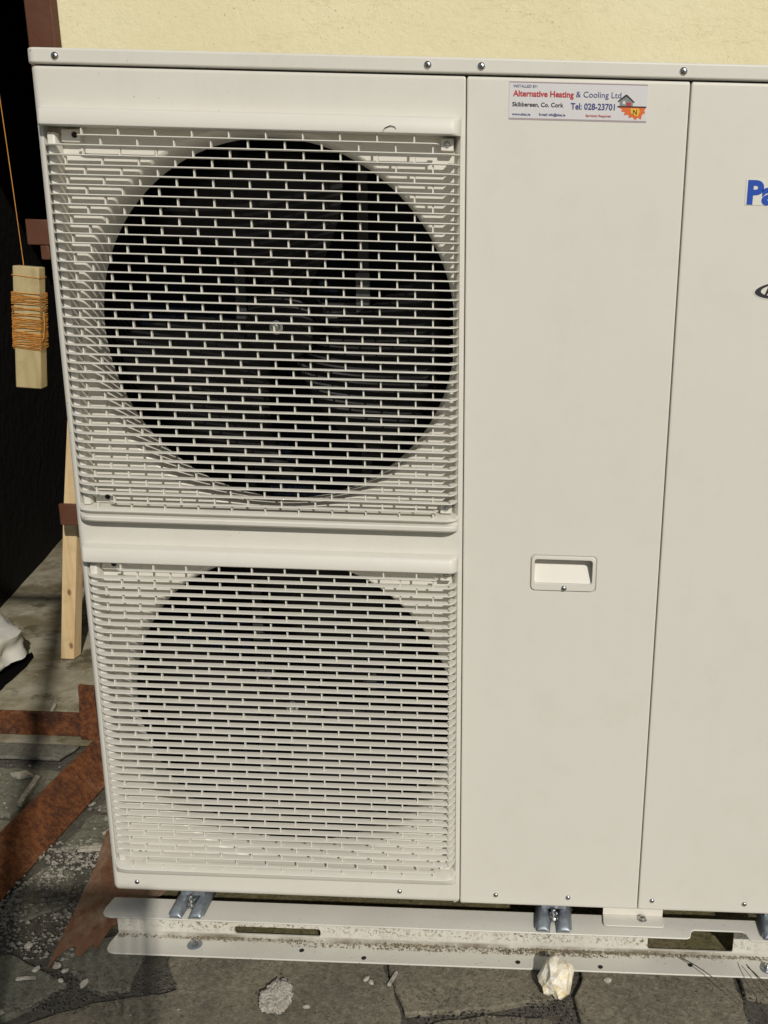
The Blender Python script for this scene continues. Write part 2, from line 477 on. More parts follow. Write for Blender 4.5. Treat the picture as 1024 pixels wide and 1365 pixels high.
# ------------------------------------------------------------------ yellow outbuilding with its dark doorway
bd = thing('outbuilding', 'pale yellow rendered outbuilding with a dark open doorway behind the heat pump', 'building')
b = MB()
b.box(-0.558, 3.6, 1.25, 1.45, -0.02, 3.2)
b.obj('rendered_wall', M_wall, bd)
MB().box(-3.2, -1.03, 1.25, 1.45, -0.02, 3.2).obj('rendered_wall', M_wall, bd)
MB().box(-1.03, -0.558, 1.25, 1.45, 2.05, 3.2).obj('lintel_wall', M_wall, bd)
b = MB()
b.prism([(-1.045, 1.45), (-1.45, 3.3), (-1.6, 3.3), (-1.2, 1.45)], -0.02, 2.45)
b.obj('shadow_edge_wall', M_dark, bd)  # added black wall, its foot draws the shadow edge on the floor
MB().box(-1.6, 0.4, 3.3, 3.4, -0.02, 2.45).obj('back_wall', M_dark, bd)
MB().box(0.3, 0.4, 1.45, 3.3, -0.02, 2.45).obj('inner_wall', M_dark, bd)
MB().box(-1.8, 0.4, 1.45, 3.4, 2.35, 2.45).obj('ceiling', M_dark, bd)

gp = thing('gate_post', 'red-brown painted steel gate post between yellow wall and dark doorway', 'post')
x = [(-0.583, 0.0), (-0.599, 1.15), (-0.6095, 1.78), (-0.6135, 2.05)]
p = MB()
p.grid([[(a, 1.213, z), (a+0.0710, 1.213, z), (a+0.0710, 1.248, z), (a, 1.248, z)] for a, z in x], True)
p.add([(x[-1][0], 1.213, 2.05), (x[-1][0]+0.0710, 1.213, 2.05), (x[-1][0]+0.0710, 1.248, 2.05), (x[-1][0], 1.248, 2.05)], [(0, 1, 2, 3)])
p.obj('box_section', M_redpaint, gp, bevel=0.004)
for (lx0, lx1, z0, z1) in ((-0.598, -0.53, 1.186, 1.249), (-0.590, -0.53, 0.443, 0.503)):
    q = MB().box(lx0, lx1, 1.085, 1.097, z0, z1)
    q.box(lx1-0.012, lx1, 1.097, 1.2125, z0+0.002, z1-0.002)
    if z0 > 1:
        q.box(-0.567, -0.545, 1.087, 1.095, z0-0.036, z0)
    q.obj('keeper_lug', M_redpaint, gp, bevel=0.003)

tp = thing('timber_plank', 'pale sawn timber plank standing in the doorway behind the machine', 'plank')
pk = ((-0.6755, 0.0400, 0.004), (-0.6275, 0.0405, 0.416), (-0.5965, 0.041, 0.634), (-0.584, 0.041, 0.72))
q = MB().grid([[(xa, 1.170, z), (xa+ww, 1.170, z), (xa+ww+0.004, 1.206, z), (xa+0.004, 1.206, z)] for xa, ww, z in pk], True)
q.f += [(0, 1, 2, 3), (12, 13, 14, 15)]
q.obj('plank_body', M_timber, tp, bevel=0.0015)

# ------------------------------------------------------------------ heat pump
hp = thing('heat_pump', 'ivory outdoor heat pump cabinet with two louvred fan grilles', 'heat pump')
Z0, ZS, ZT = 0.108, 1.445, 1.468
XL, X1, X2, XR, DEP = 0.0, 0.6105, 0.9215, 1.245, 0.32

def sheet(xs, zs, holes=()):
    """xs: profile points (x, y, nx, ny inward), zs: (z, pull)"""
    g = MB()
    n = len(xs)
    vs, fs = [], []
    for z, d in zs:
        for (x, y, nx, ny) in xs:
            vs.append((x+nx*d, y+ny*d, z))
    for i in range(len(zs)-1):
        for j in range(n-1):
            xm, zm = (xs[j][0]+xs[j+1][0])/2, (zs[i][0]+zs[i+1][0])/2
            if any(h[0] < xm < h[1] and h[2] < zm < h[3] and xs[j][1] == 0 == xs[j+1][1] for h in holes):
                continue
            fs.append((i*n+j, i*n+j+1, (i+1)*n+j+1, (i+1)*n+j))
    return g.add(vs, fs)

SP = 0.0133
GZ = {'up': 1.3546, 'lo': 0.7118}
PITCHZ = {'up': 0.0133, 'lo': 0.01325}
HX0, HX1 = 0.012, 0.6035
hole = {k: (HX0, HX1, GZ[k]-41.4*PITCHZ[k], GZ[k]+1.2*PITCHZ[k]) for k in GZ}

# profile of the fan panel, rounded at the left corner
prof = [(0, 0.30, 1, 0), (0, 0.012, 1, 0)]
for i in range(1, 7):
    a = math.pi/2*i/6
    prof.append((0.012-0.012*math.cos(a), 0.012-0.012*math.sin(a), math.cos(a), math.sin(a)))
prof[-1] = (HX0, 0.0, 0, 1)
prof += [(HX1, 0.0, 0, 1), (0.6072, 0, 0, 1), (0.6082, 0, 0, 1), (0.6098, 0.0006, -0.7, 0.7), (0.6105, 0.0022, -1, 0), (0.6105, 0.02, -1, 0)]
zz = [(Z0, 0.010), (Z0+0.0006, 0.006), (Z0+0.002, 0.003), (Z0+0.005, 0.001), (Z0+0.009, 0), (Z0+0.0105, 0)]
for k in ('lo', 'up'):
    zz += [(hole[k][2], 0), (hole[k][3], 0)]
zz += [(ZS-0.0052, 0), (ZS-0.004, 0), (ZS-0.0015, 0.0008), (ZS-0.0003, 0.0025), (ZS, 0.006)]
fp = sheet(prof, zz, list(hole.values())).obj('fan_panel', M_panel, hp, smooth=35)

def flat_panel(name, x0, x1, holes=(), extra_x=(), extra_z=()):
    e = 0.0022
    xs = [(x0, 0.02, 1, 0), (x0, e, 1, 0), (x0+0.0007, 0.0007, 0.7, 0.7), (x0+e, 0, 0, 1), (x0+e+0.001, 0, 0, 1)]
    xs += [(v, 0, 0, 1) for v in extra_x]
    xs += [(x1-e-0.001, 0, 0, 1), (x1-e, 0, 0, 1), (x1-0.0007, 0.0007, -0.7, 0.7), (x1, e, -1, 0), (x1, 0.02, -1, 0)]
    zs = [(Z0, 0.006), (Z0+0.0004, 0.002), (Z0+0.002, 0.0006), (Z0+0.004, 0), (Z0+0.005, 0)]
    zs += [(v, 0) for v in extra_z]
    zs += [(ZS-0.005, 0), (ZS-0.004, 0), (ZS-0.0015, 0.0007), (ZS-0.0003, 0.0025), (ZS, 0.006)]
    return sheet(xs, zs, holes).obj(name, M_clean, hp, smooth=35)
HN = (0.7175, 0.8240, 0.6915, 0.7530)      # handle moulding
cp = flat_panel('service_panel', X1+0.0014, X2-0.0006, [HN], HN[:2], HN[2:])
rp = flat_panel('side_panel', X2+0.0010, XR)

# chassis: dark inside of the cabinet and the closed outer skin
c = MB()
c.box(0.004, XR-0.004, 0.318, 0.32, Z0+0.004, ZT-0.006)
c.obj('back_cover', M_panel, hp)
MB().box(XR-0.003, XR, 0.02, 0.32, Z0, ZS).obj('end_cover', M_panel, hp)
MB().box(0.004, XR-0.004, 0.012, 0.316, Z0-0.002, Z0+0.008).obj('base_pan', M_panel, hp)
li = MB()
li.box(0.0055, 0.0085, 0.022, 0.314, Z0+0.010, ZT-0.010)
li.box(0.612, 0.615, 0.022, 0.314, Z0+0.010, ZT-0.010)
li.box(0.0090, 0.6115, 0.022, 0.314, ZT-0.014, ZT-0.011)
li.box(0.0090, 0.6115, 0.022, 0.314, Z0+0.010, Z0+0.013)
li.box(0.6155, XR-0.005, 0.022, 0.025, Z0+0.010, ZT-0.011)
li.obj('inner_liner', M_liner, hp)
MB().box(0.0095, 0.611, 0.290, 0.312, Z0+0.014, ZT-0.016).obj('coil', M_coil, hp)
pl = [(0.012-0.014*math.cos(a)-0.001, 0.012-0.0155*math.sin(a)) for a in [math.pi/2*i/8 for i in range(9)]]
pl += [(XR+0.003, -0.0035), (XR+0.003, DEP+0.012), (-0.003, DEP+0.012)]
cov = MB().prism(pl, ZS+0.0022, ZT).obj('top_cover', M_panel, hp, bevel=0.003, seg=3)

# ---- louvred grilles
def curve_front(xl, xr, rl, rr, yf, ye, n=9):
    pts = []
    for i in range(n+1):
        a = math.pi/2*i/n
        pts.append((xl+rl*(1-math.cos(a)), ye+(yf-ye)*math.sin(a)))
    for q in (0.25, 0.5, 0.75):
        pts.append((xl+rl+(xr-rr-xl-rl)*q, yf))
    for i in range(n, -1, -1):
        a = math.pi/2*i/n
        pts.append((xr-rr*(1-math.cos(a)), ye+(yf-ye)*math.sin(a)))
    return pts
YF = -0.021
def slat_mesh(name, xl, xr, rl, rr, ye, depth=0.0124):
    pts = curve_front(xl, xr, rl, rr, YF, ye)
    sec = [(0.0002, 0.0), (0.0, -0.0011), (0.0006, -0.0016), (0.0018, -0.0018), (depth, -0.0016), (depth, 0.0003), (0.0010, 0.0003)]
    rows = []
    for i, p in enumerate(pts):
        a, bq = pts[max(i-1, 0)], pts[min(i+1, len(pts)-1)]
        t = Vector((bq[0]-a[0], bq[1]-a[1])).normalized()
        nrm = Vector((-t.y, t.x))
        rows.append([(p[0]+nrm.x*d, p[1]+nrm.y*d, z) for d, z in sec])
    g = MB().grid(rows, True)
    n = len(sec)
    g.f.append(tuple(range(n)))
    g.f.append(tuple((len(rows)-1)*n+i for i in range(n))[::-1])
    return g.mesh(name, M_plast, 35)
me_slat = slat_mesh('slat', 0.0125, 0.6030, 0.032, 0.011, 0.0045)
me_short = slat_mesh('short_slat', 0.064, 0.5745, 0.016, 0.006, -0.010, 0.0075)

def strip(profile, ends=(0.0125, 0.6045, 0.016, 0.014), n=6):
    """a bar with a (y, z) profile that dives back into the panel at both ends"""
    xl, xr, rl, rr = ends
    st = []
    for i in range(n+1):
        a = math.pi/2*i/n
        st.append((xl+rl*(1-math.cos(a)), math.sin(a)))
    for i in range(n, -1, -1):
        a = math.pi/2*i/n
        st.append((xr-rr*(1-math.cos(a)), math.sin(a)))
    g = MB()
    g.grid([[(x, (y*f if y < 0 else y)-0.0006, z) for y, z in profile] for x, f in st])
    return g

FX, THR, RF = 0.3165, 0.2765, 0.2870
screw_prof = [(0.0001, -0.0034), (0.0022, -0.0033), (0.0040, -0.0026), (0.0052, -0.0012), (0.0056, 0.0)]
def screw_mesh():
    g = MB().lathe(screw_prof, (0, 0, 0), 1, 18)
    return g.mesh('screw', M_screw, 50)
me_screw = screw_mesh()
me_recess = MB().box(-0.0020, 0.0020, -0.0037, -0.0031, -0.0005, 0.0005).box(-0.0005, 0.0005, -0.0038, -0.0030, -0.0020, 0.0020).mesh('cross_recess', M_black)
def add_screw(parent, x, y, z, s=1.0, rot=0.4):
    o = ob('screw', me_screw, parent, loc=(x, y, z))
    o.scale = (s, s, s)
    o.rotation_euler = (0, rot, 0)
    return o

for key in ('up', 'lo'):
    z0, dz = GZ[key], PITCHZ[key]
    zc = z0-20*dz
    hx0, hx1, hz0, hz1 = hole[key]
    px1 = 0.5935
    # back plate with the round fan opening
    g = MB()
    angs = sorted(set([2*math.pi*i/120 for i in range(120)] +
                      [math.atan2(zq-zc, xq-FX) % (2*math.pi) for xq in (hx0, px1) for zq in (hz0, hz1)]))
    ring_o, ring_i = [], []
    for a in angs:
        ca, sa = math.cos(a), math.sin(a)
        ts = []
        if ca > 1e-9: ts.append((px1-FX)/ca)
        if ca < -1e-9: ts.append((hx0-FX)/ca)
        if sa > 1e-9: ts.append((hz1-zc)/sa)
        if sa < -1e-9: ts.append((hz0-zc)/sa)
        t = min(ts)
        ring_o.append((FX+ca*t, 0.019, zc+sa*t))
        r = min(RF, t-0.0005)
        ring_i.append((FX+ca*r, 0.019, zc+sa*r))
    g.grid([ring_o, ring_i], True)
    n = len(angs)
    rows = [ring_i]
    for rr, yy in ((0.2840, 0.0205), (0.2810, 0.026), (0.2780, 0.036), (THR, 0.050), (THR, 0.078)):
        rows.append([(FX+math.cos(a)*rr, yy, zc+math.sin(a)*rr) for a in angs])
    g.grid(rows, True)
    gl = g.obj('fan_grille', M_plast, hp, smooth=40)
    # frame sides
    f = MB()
    f.grid([[(hx0, 0.0004, z), (hx0+0.001, 0.006, z), (hx0+0.002, 0.0192, z)] for z in (hz0, hz1)])
    f.obj('frame_side', M_plast, gl, smooth=60)
    f = MB()
    f.grid([[(hx1+0.001, 0.0004, z), (hx1-0.003, 0.004, z), (hx1-0.0065, 0.010, z), (px1, 0.0195, z)] for z in (hz0, hz1)])
    f.obj('frame_side', M_plast, gl, smooth=60)
    q = MB().prism([(0.0165, 0.0185), (0.0165, -0.001), (0.019, -0.004), (0.028, -0.004), (0.0295, -0.001), (0.0295, 0.0185)], z0-40.75*dz, z0+0.25*dz)
    q.obj('frame_bar', M_plast, gl, bevel=0.0015)
    # sloping hood over the top, ledge under the bottom
    zt = z0+dz
    strip([(0.0, zt+0.0225), (-0.0125, zt+0.0212), (-0.0165, zt+0.0195), (-0.0182, zt+0.0175), (-0.0212, zt+0.001), (-0.0208, zt-0.0010), (-0.0190, zt-0.0025), (0.004, zt-0.0015), (0.019, zt-0.0010)],
          (0.0095, 0.6045, 0.010, 0.012)).obj('hood', M_plast, gl, smooth=35)
    zb = z0-41*dz
    if key == 'up':
        pr = [(0.019, zb+0.0035), (0.0, zb+0.0025), (-0.019, zb+0.0005), (-0.0215, zb-0.0012), (-0.0205, zb-0.003), (-0.012, zb-0.0045), (-0.012, zb-0.0085), (-0.0205, zb-0.0095), (-0.0225, zb-0.0115), (-0.0222, zb-0.0165), (-0.019, zb-0.0195), (0.0, zb-0.0185)]
    else:
        pr = [(0.019, zb+0.0035), (0.0, zb+0.0025), (-0.019, zb+0.0005), (-0.0215, zb-0.0012), (-0.0205, zb-0.003), (-0.013, zb-0.0045), (-0.0125, zb-0.0075), (-0.011, zb-0.0145), (-0.007, zb-0.019), (0.0, zb-0.0205)]
    strip(pr, (0.0115, 0.6045, 0.030, 0.020), 8).obj('ledge', M_plast, gl, smooth=35)
    # slats, one object each
    for k in range(41):
        ob('slat', me_short if k in (0, 40) else me_slat, gl, loc=(0, 0, z0-k*dz))
    # little upright pins staggered between the slats
    pn = MB()
    for k in range(0, 42):
        zz0 = z0-k*dz+(0.0002 if k < 41 else 0.0005)
        zz1 = z0-(k-1)*dz-0.0025
        st = 0.0724 if k % 2 == 0 else 0.0464
        x = st
        while x < 0.572:
            if not (k in (1, 40) and x < 0.06):
                pn.add([(x+a, y, z) for z in (zz0, zz1) for a, y in ((-0.00085, YF+0.0055), (0.00085, YF+0.0055), (0.0011, YF+0.0100), (-0.0011, YF+0.0100))],
                       [(0, 1, 5, 4), (1, 2, 6, 5), (2, 3, 7, 6), (3, 0, 4, 7)])
            x += 0.052
    tag(pn.obj('pins', M_plast, gl), kind='stuff')
    # corner lugs with their screws
    for zl, s in ((z0, 1), (z0-40*dz, -1)):
        MB().box(0.5755, 0.5935, 0.001, 0.0188, zl-0.0085, zl+0.0085).obj('corner_lug', M_plast, gl, bevel=0.0015)
        add_screw(gl, 0.5845, 0.001, zl, 0.85, 0.9)
        MB().box(0.033, 0.060, 0.006, 0.0188, zl-0.0090, zl+0.0090).obj('corner_lug', M_plast, gl, bevel=0.0015)
        MB().lathe([(0.0042, 0.0), (0.0042, 0.002)], (0.0530, 0.0052, zl+0.001), 1, 14).obj('fixing_hole', M_black, gl)
    # fan
    fc = Vector((FX, 0.0, zc))
    hub = MB().lathe([(0.012, 0.062), (0.040, 0.064), (0.053, 0.072), (0.056, 0.085), (0.056, 0.15)], fc, 1, 32).obj('fan', M_fan, hp, smooth=40)
    MB().lathe([(0.003, 0.043), (0.0068, 0.044), (0.0072, 0.053), (0.0105, 0.054), (0.0115, 0.062)], fc, 1, 16).obj('shaft_nut', M_screw, hub, smooth=40)
    base = 1.55 if key == 'up' else 1.0
    for kb in range(3):
        rows = []
        for i in range(9):
            r = 0.05+0.208*i/8
            sweep = 0.35*(i/8)**1.5
            row = []
            for j in range(11):
                u = j/10
                ang = base+kb*2*math.pi/3+sweep+(u-0.5)*(1.25+0.25*i/8)
                y = 0.078+0.062*u+0.008*math.sin(u*math.pi)-0.006*i/8
                row.append((FX+r*math.cos(ang), y, zc+r*math.sin(ang)))
            rows.append(row)
        bl = MB().grid(rows).obj('blade', M_fan, hub, smooth=80)
        sd = bl.modifiers.new('thick', 'SOLIDIFY')
        sd.thickness = 0.003
    MB().lathe([(0.03, 0.155), (0.045, 0.16), (0.045, 0.215), (0.03, 0.22)], fc, 1, 24).obj('fan_motor', M_motor, hp, smooth=40)
    mb = MB()
    for sx in (-0.105, 0.105):
        mb.box(FX+sx-0.009, FX+sx+0.009, 0.222, 0.232, zc-0.32, zc+0.32)
    mb.box(FX-0.094, FX+0.094, 0.224, 0.229, zc-0.03, zc-0.012)
    mb.box(FX-0.094, FX+0.094, 0.224, 0.229, zc+0.012, zc+0.03)
    if key == 'up':
        mb.prism([(0.421, 1.17), (0.4435, 1.17), (0.4435, 1.025), (0.421, 1.025)], 0.156, 0.160, 1)
        mb.prism([(0.352, 1.103), (0.4215, 1.109), (0.4215, 1.083), (0.385, 1.092), (0.36, 1.087)], 0.150, 0.154, 1)
    mb.obj('motor_bracket', M_motor, hp)

# ---- screws
for x_ in (0.040, 0.558, 0.632, 0.910, 1.19):
    ob('cross_recess', me_recess, add_screw(hp, x_, -0.0035, 1.4570, 1.0, x_*7))
for x_, par in ((0.045, fp), (0.506, fp), (0.674, cp), (0.800, cp), (0.946, rp), (1.106, rp)):
    add_screw(par, x_, 0.0, 0.1275, 0.82, x_*9)

# ---- grip moulding in the service panel
def rrect(x0, x1, z0, z1, r, n=5):
    o = []
    for cx_, cz_, a0 in ((x1-r, z1-r, 0), (x0+r, z1-r, 90), (x0+r, z0+r, 180), (x1-r, z0+r, 270)):
        for i in range(n+1):
            a = R(a0+90*i/n)
            o.append((cx_+r*math.cos(a), cz_+r*math.sin(a)))
    return o
g = MB()
def loop(x0, x1, z0, z1, r, y):
    return [(a, y, c_) for a, c_ in rrect(x0, x1, z0, z1, r)]
hx0, hx1, hz0, hz1 = HN
lp = [[(a, 0.0001, c_) for a, c_ in rrect(hx0-0.0006, hx1+0.0006, hz0-0.0006, hz1+0.0006, 0.0004)],
      loop(hx0+0.0005, hx1-0.0005, hz0+0.0005, hz1-0.0005, 0.0075, 0.0002),
      loop(hx0+0.0012, hx1-0.0012, hz0+0.0012, hz1-0.0012, 0.0075, 0.0030),
      loop(hx0+0.0022, hx1-0.0022, hz0+0.0022, hz1-0.0022, 0.0070, 0.0005),
      loop(hx0+0.0034, hx1-0.0034, hz0+0.0034, hz1-0.0034, 0.0065, -0.0020),
      loop(hx0+0.0070, hx1-0.0070, hz0+0.0135, hz1-0.0068, 0.0050, -0.0022),
      loop(hx0+0.0078, hx1-0.0078, hz0+0.0143, hz1-0.0076, 0.0046, -0.0005)]
g.grid(lp, True)
last = lp[-1]
deep = []
for a, y, c_ in last:
    t = (c_-(hz0+0.0143))/((hz1-0.0076)-(hz0+0.0143))
    deep.append((a, 0.003+0.018*min(1, max(0, t)*1.3), c_))
g.grid([last, deep], True)
o0 = len(g.v)
cen = Vector((0, 0, 0))
for p_ in deep: cen += Vector(p_)
# scooped bottom of the recess, filled row by row
nz = 8
xa, xb = hx0+0.0078, hx1-0.0078
za, zb_ = hz0+0.0143, hz1-0.0076
rows = []
for i in range(nz+1):
    t = i/nz
    z = za+(zb_-za)*t
    y = 0.003+0.018*min(1, t*1.3)
    rows.append([(xa-0.0002, y, z), (xb+0.0002, y, z)])
g.grid(rows)
hd = g.obj('grip', M_plast, cp, smooth=35)
add_screw(hp, 0.7725, -0.0022, hz0+0.0072, 0.85, 0.3)

# ---- sticker and lettering
def text(s, x0, x1, zb, cap, mat, parent, name='lettering', y=-0.0012, bold=0.0, cap_ref=0.73):
    cu = bpy.data.curves.new(name, 'FONT')
    cu.body = s
    cu.offset = bold
    cu.resolution_u = 4
    t = bpy.data.objects.new(name, cu)
    col.objects.link(t)
    bpy.context.view_layer.update()
    me = bpy.data.meshes.new_from_object(t.evaluated_get(bpy.context.evaluated_depsgraph_get()))
    bpy.data.objects.remove(t)
    bpy.data.curves.remove(cu)
    xs = [v.co.x for v in me.vertices]
    a, b_ = min(xs), max(xs)
    for v in me.vertices:
        v.co = Vector((x0+(v.co.x-a)/(b_-a)*(x1-x0), y, zb+v.co.y/cap_ref*cap))
    me.name = name
    me.materials.clear()
    me.materials.append(mat)
    return ob(name, me, parent)
def poly(name, pts, mat, parent, y):
    return MB().add([(a, y, c_) for a, c_ in pts], [tuple(range(len(pts)))]).obj(name, mat, parent)

SX0, SX1, SZ0, SZ1 = 0.6710, 0.8628, 1.3902, 1.4395
st = MB().box(SX0, SX1, -0.0007, -0.0002, SZ0, SZ1).obj('installer_sticker', M_stick, hp)
st['label'] = 'white installer sticker with red and blue lettering'
U = (SX1-SX0)/870
def sx(u): return SX0+(u-80)*U
def sz(v): return SZ1-(v-82)*U*0.985
poly('rule', [(sx(82), sz(83)), (sx(950), sz(83)), (sx(950), sz(89)), (sx(82), sz(89))], M_mauve, st, -0.0010)
poly('rule', [(sx(82), sz(300)), (sx(950), sz(300)), (sx(950), sz(306)), (sx(82), sz(306))], M_mauve, st, -0.0010)
text('INSTALLED BY:', sx(108), sx(258), sz(118), 17*U, M_navy, st)
text('Alternative Heating', sx(104), sx(487), sz(170), 36*U, M_red, st, bold=0.026)
text('& Cooling Ltd.', sx(501), sx(797), sz(168), 36*U, M_navy, st)
text('Skibbereen, Co. Cork', sx(101), sx(424), sz(230), 26*U, M_ink, st, bold=0.018)
text('Tel: 028-23701', sx(470), sx(748), sz(240), 38*U, M_navy, st, bold=0.020)
text('www.ahac.ie', sx(100), sx(216), sz(284), 15*U, M_navy, st, bold=0.02)
text('E-mail: info@ahac.ie', sx(272), sx(437), sz(283), 15*U, M_navy, st, bold=0.02)
text('Servicing Required', sx(566), sx(724), sz(283), 15*U, M_red, st, bold=0.015)
hs = [(778, 214), (776, 188), (768, 188), (812, 150), (822, 150), (868, 190), (860, 191), (860, 216)]
poly('house_mark', [(sx(a), sz(b_)) for a, b_ in hs], M_hgrey, st, -0.0010)
poly('roof_mark', [(sx(a), sz(b_)) for a, b_ in ((764, 186), (812, 146), (822, 146), (872, 190), (866, 193), (818, 156), (770, 190))], M_ink, st, -0.0014)
poly('window_mark', [(sx(a), sz(b_)) for a, b_ in ((796, 184), (812, 184), (812, 204), (796, 204))], M_stick, st, -0.0014)
poly('stove_mark', [(sx(a), sz(b_)) for a, b_ in ((822, 192), (848, 192), (848, 214), (822, 214))], M_red, st, -0.0014)
fl_ = [(768, 219), (944, 219), (934, 236), (940, 252), (922, 262), (915, 292), (895, 280), (880, 296), (862, 278), (838, 284), (836, 264), (806, 268), (812, 250), (788, 246), (794, 234)]
poly('flame_mark', [(sx(a), sz(b_)) for a, b_ in fl_], M_orange, st, -0.0010)
poly('flame_heart', [(sx(a), sz(b_)) for a, b_ in ((846, 226), (900, 226), (906, 246), (894, 274), (872, 268), (850, 256))], M_gold, st, -0.0014)
poly('ground_mark', [(sx(a), sz(b_)) for a, b_ in ((764, 214), (946, 214), (946, 220), (764, 220))], M_ink, st, -0.0018)
def zig(pts, w_):
    g_ = MB()
    for (a, b_), (c_, d_) in zip(pts[:-1], pts[1:]):
        d = Vector((c_-a, d_-b_)).normalized().orthogonal()*w_
        g_.add([(sx(a+d.x), -0.0018, sz(b_+d.y)), (sx(c_+d.x), -0.0018, sz(d_+d.y)), (sx(c_-d.x), -0.0018, sz(d_-d.y)), (sx(a-d.x), -0.0018, sz(b_-d.y))], [(0, 1, 2, 3)])
    return g_
zig([(866, 262), (866, 236), (886, 262), (886, 232)], 2).obj('pipe_mark', M_ink, st)

lg = MB().box(1.0085, 1.19, -0.0006, -0.0002, 1.2842, 1.3195).obj('maker_logo', M_white, hp)
lg['label'] = 'blue maker lettering on the right hand panel'
text('Panasonic', 1.0112, 1.186, 1.2868, 0.0315, M_blue, lg, 'logo_letters', -0.0010, 0.045)
em = MB()
ex, ez = 1.086, 1.1690
def ell(cx_, cz_, rx, ry, tilt, n=48):
    o = []
    for i in range(n):
        a = 2*math.pi*i/n
        u, v = rx*math.cos(a), ry*math.sin(a)
        o.append((cx_+u*math.cos(tilt)-v*math.sin(tilt), cz_+u*math.sin(tilt)+v*math.cos(tilt)))
    return o
A_, B_ = ell(ex, ez, 0.0525, 0.0135, 0.10), ell(ex+0.0035, ez+0.0009, 0.0475, 0.0108, 0.10)
ring = MB().grid([[(a, -0.0011, c_) for a, c_ in A_], [(a, -0.0011, c_) for a, c_ in B_]], True)
bk = MB().add([(a, -0.0005, c_) for a, c_ in ell(ex, ez, 0.0545, 0.0155, 0.10)], [tuple(range(48))]).obj('oval_emblem', M_white, hp)
bk['label'] = 'black oval emblem on the right hand panel'
ring.obj('oval_ring', M_ink, bk)
text('A', 1.0475, 1.062, 1.1590, 0.0155, M_ink, bk, 'emblem_letter', -0.0015, 0.03)

# ---- feet clamping the cabinet to the rail
def foot(x0, x1):
    w_ = x1-x0
    def prof_(t):
        t = 0.03+t*0.94
        # cross section of the pressed foot, t in 0..1 along X, returns height
        for c0, hw in ((0.225, 0.195), (0.775, 0.195)):
            d = abs(t-c0)/hw
            if d < 1:
                return 0.0140*(1-d**3.2)
        return 0.0 if t < 0.03 or t > 0.97 else 0.0035
    ys = [(0.055, 1.0), (0.012, 1.0), (-0.010, 0.95), (-0.017, 0.88), (-0.0225, 0.76), (-0.027, 0.58), (-0.030, 0.36), (-0.0315, 0.08)]
    N = 44
    rows = []
    for y, f in ys:
        row = []
        for i in range(N+1):
            t = i/N
            h_ = prof_(t)
            tt = t
            yy = y
            # the fork: the middle stops short of the front
            if 0.41 < t < 0.59 and y < -0.006:
                yy = -0.006
            if (t < 0.06 or t > 0.94) and y < -0.02:
                yy = -0.020-(y+0.020)*-0.3
            row.append((x0+w_*tt, yy, 0.0805+h_*f))
        rows.append(row)
    g_ = MB().grid(rows)
    f_ = g_.obj('foot', M_galv, hp, smooth=50)
    sd = f_.modifiers.new('thick', 'SOLIDIFY')
    sd.thickness = 0.0022
    xm = (x0+x1)/2
    # upright tongue against the cabinet base
    MB().prism([(x0+0.010, 0.094), (x1-0.010, 0.094), (x1-0.010, 0.1075), (x0+0.010, 0.1075)], 0.012, 0.016, 1).obj('foot_tongue', M_galv, f_, bevel=0.0008)
    bolt = MB().lathe([(0.011, 0.083), (0.011, 0.0855), (0.0075, 0.086), (0.0075, 0.092), (0.0045, 0.0925), (0.0042, 0.101), (0.0028, 0.1025)], (xm, 0.002, 0), 2, 12).obj('foot_bolt', M_screw, f_, smooth=30)
for fx0, fx1 in ((0.106, 0.168), (0.744, 0.808), (1.136, 1.198)):
    foot(fx0, fx1)
# folded tab of the base, screwed to the rail
tb = MB().prism(rrect(0.8635, 0.9690, -0.0105, 0.024, 0.006), 0.0806, 0.0826)
tb.box(0.8635, 0.9690, 0.018, 0.020, 0.0826, 0.112)
tb.obj('base_tab', M_panel, hp, bevel=0.0006)
MB().lathe([(0.0085, 0.0828), (0.0085, 0.0845), (0.006, 0.085), (0.0055, 0.0885), (0.003, 0.0895)], (0.9325, 0.008, 0), 2, 14).obj('tab_bolt', M_screw, hp, smooth=30)

